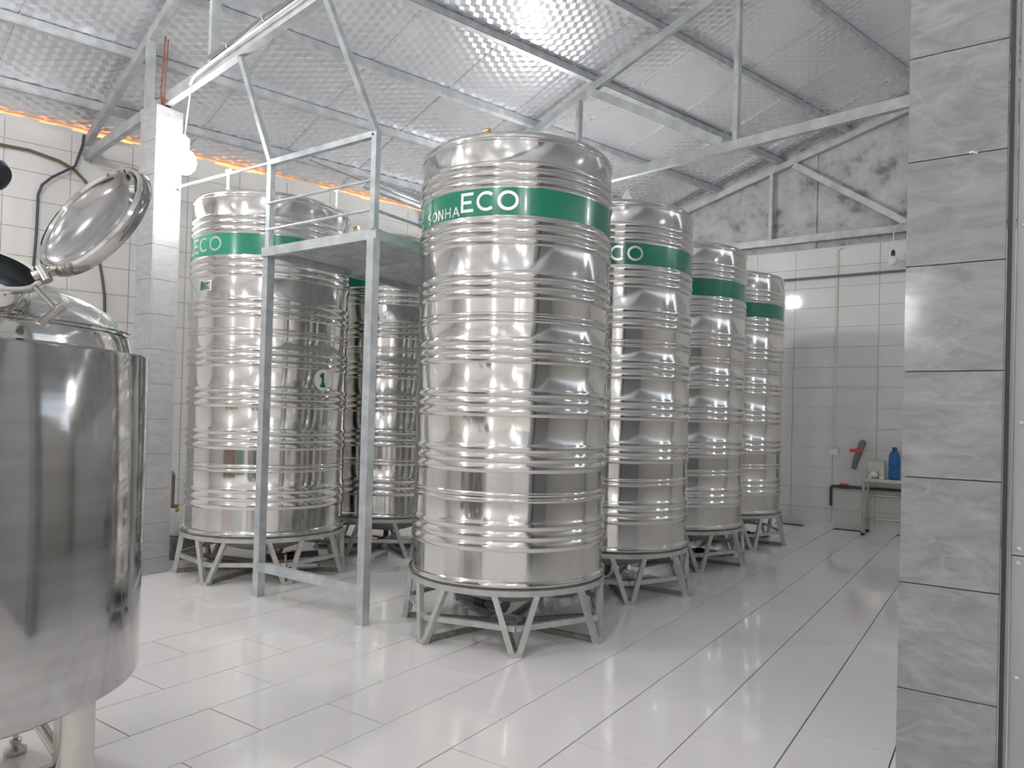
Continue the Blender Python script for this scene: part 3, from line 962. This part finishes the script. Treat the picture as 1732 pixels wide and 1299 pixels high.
bulb('lit bulb hanging low far behind the viewpoint', -1.08, -4.2, 2.78, 0.07, P_LOW, 4.9)
bulb('lit bulb overhead a little right of the viewpoint', 1.0, 0.2, 4.3, 0.08, P_OVER, 6.2)
bulb('lit bulb overhead a little behind the viewpoint', -1.9, -0.4, 4.5, 0.08, P_BEHIND, 6.0)
bulb('lit bulb high over the kettle side of the hall', -5.0, 1.3, 4.95, 0.08, P_LEFT, 5.78)
bulb('added fill bulb far behind the viewpoint, left side', -5.6, -3.6, 4.2, 0.08, P_FAR, 5.6)  # unseen lamp added to raise the general light level
bulb('added fill bulb far behind the viewpoint, right side', 2.6, -3.0, 4.3, 0.08, P_FAR, 5.6)  # second unseen fill lamp, added like the left one

# wiring along the nearest truss
def along(u, off, z):
    return (-8.40 + tt.x * u + off * 0.154, 3.885 + tt.y * u + off * 0.988, z)
o = MB().tube([(-5.615, 3.385, 4.155), along(2.9, -0.06, 4.205), along(3.4, -0.06, 4.225), along(5.5, -0.06, 4.225), along(8.4, -0.06, 4.225)], 0.010, 8).build('wiring_conduit', CABLE_W, None, True)
tag(o, 'white conduit clipped along the bottom chord of the nearest truss', 'conduit')
pts = [along(3.1 + 0.3 * i, -0.02 + 0.012 * math.sin(i * 1.7), 4.300 + 0.010 * math.sin(i * 2.3)) for i in range(18)]
cbm = thing('cable_bundle', 'dark bundle of cables tied on top of the nearest truss chord', 'cable', (0, 0, 0))
MB().tube(pts, 0.026, 8).build('bundle', PVC_G, cbm, True)
for i in range(1, 17, 2):
    p = Vector(pts[i])
    MB().tube([p - tt * 0.004, p + tt * 0.004], 0.030, 10).build('cable_tie', WHITE, cbm, True)

# ------------------------------------------------------------------ pipes and hoses on the left wall
def wallp(s, z, off=0.05):
    """point s metres of Y along left wall"""
    return (Xw(s) + off * wn.x * 1.0, s + off * wn.y, z)
o = MB().tube([wallp(2.6, 4.08), wallp(3.14, 4.135), wallp(3.38, 4.14), wallp(3.64, 4.09), wallp(3.77, 4.03), wallp(3.87, 3.93), wallp(3.95, 3.78), wallp(4.0, 3.4), wallp(4.02, 3.09), wallp(4.055, 2.9), wallp(4.08, 2.7), wallp(4.09, 2.4), wallp(4.09, 1.5)], 0.0155, 10).build('wall_hose', HOSE, None, True)
tag(o, 'olive brown hose arching across the left wall and hanging behind the kettle lid', 'hose')
o = MB().tube([wallp(3.44, 1.5, .09), wallp(3.441, 2.9, .09), wallp(3.455, 3.25, .09), wallp(3.46, 3.68, .09), wallp(3.49, 3.79, .09), wallp(3.57, 3.89, .09), wallp(3.77, 4.06, .09), wallp(3.83, 4.3, .09), wallp(3.84, 4.42, .09)], 0.014, 10).build('wall_pipe', PIPE_D, None, True)
tag(o, 'dark bent pipe rising up the left wall to the truss heel', 'pipe')
# stainless pipes over the left tanks
pp = thing('overhead_pipe', 'chrome overhead pipe with fittings running along above the left tanks', 'pipe', (-5.70, 4.7, 3.96))
MB().tube([(0, 0, 0), (0, 6.65, 0.02)], 0.017, 10).build('pipe_run', STEEL, pp, True)
MB().tube([(0.02, 0.9, 0.01), (0.02, 0.9, -0.10), (0.02, 0.9, -0.27)], [0.03, 0.022, 0.018], 10).build('drop_pipe', BRASS, pp, True, label='short brass drop pipe')
MB().tube([(0.0, 0.80, 0.0), (0.0, 1.0, 0.0)], 0.027, 10).build('tee_fitting', STEEL, pp, True)
p2 = thing('overhead_pipe', 'lower pale overhead pipe behind the scaffold railing', 'pipe', (-5.25, 5.0, 3.72))
MB().tube([(0, 0, 0), (0, 6.35, 0)], 0.03, 10).build('pipe_run', GALV, p2, True)

# ------------------------------------------------------------------ pump and floor piping beside tank 1
pu = thing('pump', 'white and dark pump on the floor between left column and tank marked 1', 'pump', (-6.735, 4.10, 0))
MB().box((0, 0, 0.11), (0.20, 0.30, 0.20), bev=0.01).build('plinth', STAND_D, pu)
MB().lathe([(0.0, -0.05), (0.09, -0.05), (0.115, -0.03), (0.12, 0.0), (0.115, 0.03), (0.06, 0.05), (0.0, 0.05)], 28, (0.05, -0.06, 0.34), (0.75, -0.6, 0)).build('volute', WHITE, pu, True)
MB().lathe([(0.0, -0.14), (0.07, -0.14), (0.085, -0.12), (0.085, 0.11), (0.07, 0.13), (0.0, 0.13)], 24, (-0.07, 0.09, 0.34), (0.75, -0.6, 0)).build('motor', PVC_G, pu, True)
MB().tube([(0.05, -0.06, 0.44), (0.05, -0.06, 0.492)], 0.022, 10).build('outlet', BRASS, pu, True)
o = MB().tube([(-6.685, 4.04, 0.515), (-6.66, 3.97, 0.515), (-6.62, 3.95, 0.54), (-6.615, 3.95, 0.83), (-6.64, 3.95, 0.85), (-6.80, 3.93, 0.85)], 0.017, 10).build('pump_pipe', PVC_B, None, True)
tag(o, 'brown bent pipe standing beside the left column above the pump', 'pipe')
fp = thing('floor_pipe', 'brownish floor pipe with brass valve passing under tank marked 1', 'pipe', (-6.6, 3.85, 0.085))
MB().tube([(-0.1, 0.2, 0), (0.25, 0.19, 0), (1.35, 0.42, 0), (1.48, 0.62, 0)], 0.022, 10).build('pipe_run', PVC_B, fp, True)
MB().tube([(1.36, 0.43, 0), (1.47, 0.62, 0.0)], 0.03, 10).build('valve_body', STEEL_T, fp, True)
MB().tube([(1.30, 0.40, 0.0), (1.30, 0.40, 0.10)], 0.011, 8).build('valve_stem', BRASS, fp, True)
MB().box((1.46, 0.60, 0.065), (0.10, 0.03, 0.02), 0.9).build('valve_handle', BLUE, fp)
def drain(label, c, ang, mat=PVC_G):
    d = thing('drain_valve', label, 'valve', (c[0], c[1], 0.05))
    ca, sa = math.cos(ang), math.sin(ang)
    MB().tube([(0, 0, 0.133), (0, 0, 0.075), (0.02 * ca, 0.02 * sa, 0.05), (0.12 * ca, 0.12 * sa, 0.045), (0.52 * ca, 0.52 * sa, 0.045)], 0.03, 12).build('drain_pipe', mat, d, True)
    MB().tube([(0.22 * ca, 0.22 * sa, 0.045), (0.33 * ca, 0.33 * sa, 0.045)], 0.040, 12).build('valve_body', BLACK, d, True)
    MB().beam((0.27 * ca, 0.27 * sa, 0.09), (0.27 * ca + 0.08 * sa, 0.27 * sa - 0.08 * ca, 0.098), 0.02, 0.015).build('valve_handle', RED, d)
drain('dark drain valve and pipe under the front centre tank', RT[0], R(165))
drain('dark drain valve and pipe under the second right tank', RT[1], R(165))
drain('dark drain valve and pipe under the third right tank', RT[2], R(10))
drain('dark drain valve and pipe under the farthest right tank', RT[3], R(10))
drain('dark drain valve and pipe under the tank marked 1', LT[0], R(70))
drain('dark drain valve and pipe under the half hidden left tank', LT[1], R(300))

# ------------------------------------------------------------------ far right corner
tb = thing('steel_table', 'small stainless table against the far wall beside the right column', 'table', (-1.58, 10.84, 0))
MB().box((0.45, 0.225, 0.755), (0.92, 0.46, 0.045), bev=0.006).build('table_top', STEEL_T, tb)
for x, y in ((0.025, 0.025), (0.875, 0.025), (0.025, 0.43), (0.875, 0.43)):
    lg = MB().tube([(x, y, 0.03), (x, y, 0.735)], 0.021, 12).build('leg', STEEL_T, tb, True)
    MB().tube([(x, y, 0), (x, y, 0.035)], 0.026, 12).build('rubber_foot', BLACK, lg, True)
for z in (0.52, 0.19):
    MB().tube([(0.025, 0.43, z), (0.875, 0.43, z)], 0.014, 10).build('stretcher', STEEL_T, tb, True)
MB().tube([(0.025, 0.025, 0.19), (0.025, 0.43, 0.19)], 0.014, 10).build('stretcher', STEEL_T, tb, True)
bx = thing('steel_box', 'small brownish steel box standing on the far table', 'box', (-1.43, 11.12, 0.7785))
MB().box((0, 0, 0.115), (0.21, 0.12, 0.23), bev=0.006).build('body', STEEL_T, bx)
MB().box((0, -0.001, 0.236), (0.222, 0.135, 0.014), bev=0.004).build('lid', STEEL_T, bx)
o = MB().sphere((0, 0, 0), 0.055, 10, 0.8)
o.v = [(x * (1 + random.uniform(-.25, .25)), y * (1 + random.uniform(-.25, .25)), z * (1 + random.uniform(-.2, .2))) for x, y, z in o.v]
mz = min(v[2] for v in o.v)
o = o.build('plastic_bag', WHITE, None, False, (-1.44, 10.94, 0.7785 - mz))
tag(o, 'crumpled white plastic bag on the far table before the box', 'bag')
bo = thing('blue_bottle', 'tall blue plastic bottle standing on the far table', 'bottle', (-1.20, 10.98, 0.7785))
MB().lathe([(0, 0), (0.062, 0), (0.072, 0.008), (0.074, 0.10), (0.069, 0.12), (0.069, 0.15), (0.074, 0.17), (0.074, 0.23), (0.070, 0.25), (0.070, 0.28), (0.072, 0.30),
            (0.066, 0.34), (0.045, 0.37), (0.028, 0.382), (0.028, 0.40)], 28).build('body', BLUE, bo, True)
MB().lathe([(0.031, 0.392), (0.032, 0.395), (0.032, 0.425), (0.028, 0.43), (0, 0.43)], 20).build('cap', BLUE_D, bo, True)
wp = thing('water_pipe', 'dark water pipe with a red valve low on the far wall', 'pipe', (-2.05, 11.32, 0.3))
MB().tube([(0.0, 0, 0.02), (0.0, 0, 0.29), (0.015, 0, 0.305), (1.6, 0, 0.305)], 0.02, 10).build('pipe_run', PIPE_D, wp, True)
MB().tube([(0.10, 0, 0.305), (0.24, 0, 0.305)], 0.028, 10).build('valve_body', PIPE_D, wp, True)
MB().beam((0.12, -0.02, 0.342), (0.23, -0.02, 0.342), 0.03, 0.02).build('valve_lever', RED, wp)
gv = thing('ball_valve', 'grey plastic ball valve with orange-red handle sticking out of far wall', 'valve', (-1.69, 11.34, 1.08))
MB().tube([(0.045, 0.0, 0.165), (0.045, -0.06, 0.16), (0.02, -0.09, 0.06), (-0.02, -0.11, -0.06), (-0.045, -0.12, -0.18)], [0.045, 0.046, 0.042, 0.042, 0.036], 14).build('body', PVC_G, gv, True)
MB().tube([(-0.049, -0.122, -0.182), (-0.054, -0.124, -0.20)], 0.03, 14).build('outlet', BLACK, gv, True)
MB().box((-0.02, -0.135, 0.055), (0.17, 0.05, 0.045), 0.0, bev=0.008).build('handle', RED, gv)
cd = thing('wall_conduit', 'white conduit running down the far wall to a switch box', 'conduit', (-2.03, 11.335, 1.1))
MB().tube([(0.10, 0, 2.97), (0.03, 0, 2.965), (0, 0, 2.93), (0, 0, 0.04)], 0.012, 8).build('conduit_run', CABLE_W, cd, True)
MB().box((0, -0.002, 0.0), (0.13, 0.03, 0.085), bev=0.006).build('switch_box', WHITE, cd)
o = MB().tube([(-3.6, 11.30, 3.66), (-1.10, 11.30, 3.66)], 0.017, 8).build('steam_pipe', PVC_G, None, True)
tag(o, 'thin dark horizontal pipe high across the tiles of the far wall', 'pipe')


# ------------------------------------------------------------------ things behind the viewpoint that the polished tanks mirror
BROWN = noisy('brown_laminate', (0.16, 0.10, 0.07), (0.24, 0.16, 0.12), 4, 0.5)
for i, (x, w, h) in enumerate(((-6.3, 0.85, 1.9), (-5.2, 0.95, 2.0), (-4.1, 0.85, 1.9))):
    c = thing('cabinet', ['brown cabinet behind the viewpoint, leftmost of three', 'tall brown cabinet behind the viewpoint, middle of three', 'brown cabinet behind the viewpoint, rightmost of three'][i], 'cabinet', (x, -5.6, 0), group='cabinets behind the viewpoint')
    MB().box((0, 0, h / 2 + 0.03), (w, 0.5, h - 0.06)).build('body', BROWN, c)
    for k in (-1, 1):
        d = MB().box((k * w / 4, 0.262, h / 2 + 0.03), (w / 2 - 0.01, 0.022, h - 0.12)).build('door', BROWN, c)
        MB().tube([(k * 0.05, 0.285, h / 2 - 0.08), (k * 0.05, 0.285, h / 2 + 0.08)], 0.008, 8).build('handle', STEEL_T, d, True)
        MB().box((k * (w / 2 - 0.06), 0.0, 0.03), (0.06, 0.44, 0.06)).build('foot', BROWN, c)
DRUM = simple('green_drum_plastic', (0.02, 0.22, 0.13), 0.35)
for i, x in enumerate((-3.1, -2.45, -1.8)):
    d = thing('drum', ['green plastic drum behind the viewpoint, next to the cabinets', 'green plastic drum behind the viewpoint, middle one', 'green plastic drum behind the viewpoint, farthest from the cabinets'][i], 'drum', (x, -5.45, 0), group='green drums behind the viewpoint')
    MB().lathe([(0, 0), (0.26, 0), (0.28, 0.02), (0.28, 0.28), (0.295, 0.30), (0.28, 0.32), (0.28, 0.60), (0.295, 0.62), (0.28, 0.64), (0.28, 0.86), (0.26, 0.89), (0, 0.89)], 28).build('body', DRUM, d, True)
    MB().lathe([(0.275, 0.865), (0.29, 0.87), (0.29, 0.92), (0.27, 0.93), (0, 0.93)], 28).build('lid', BLACK, d, True)
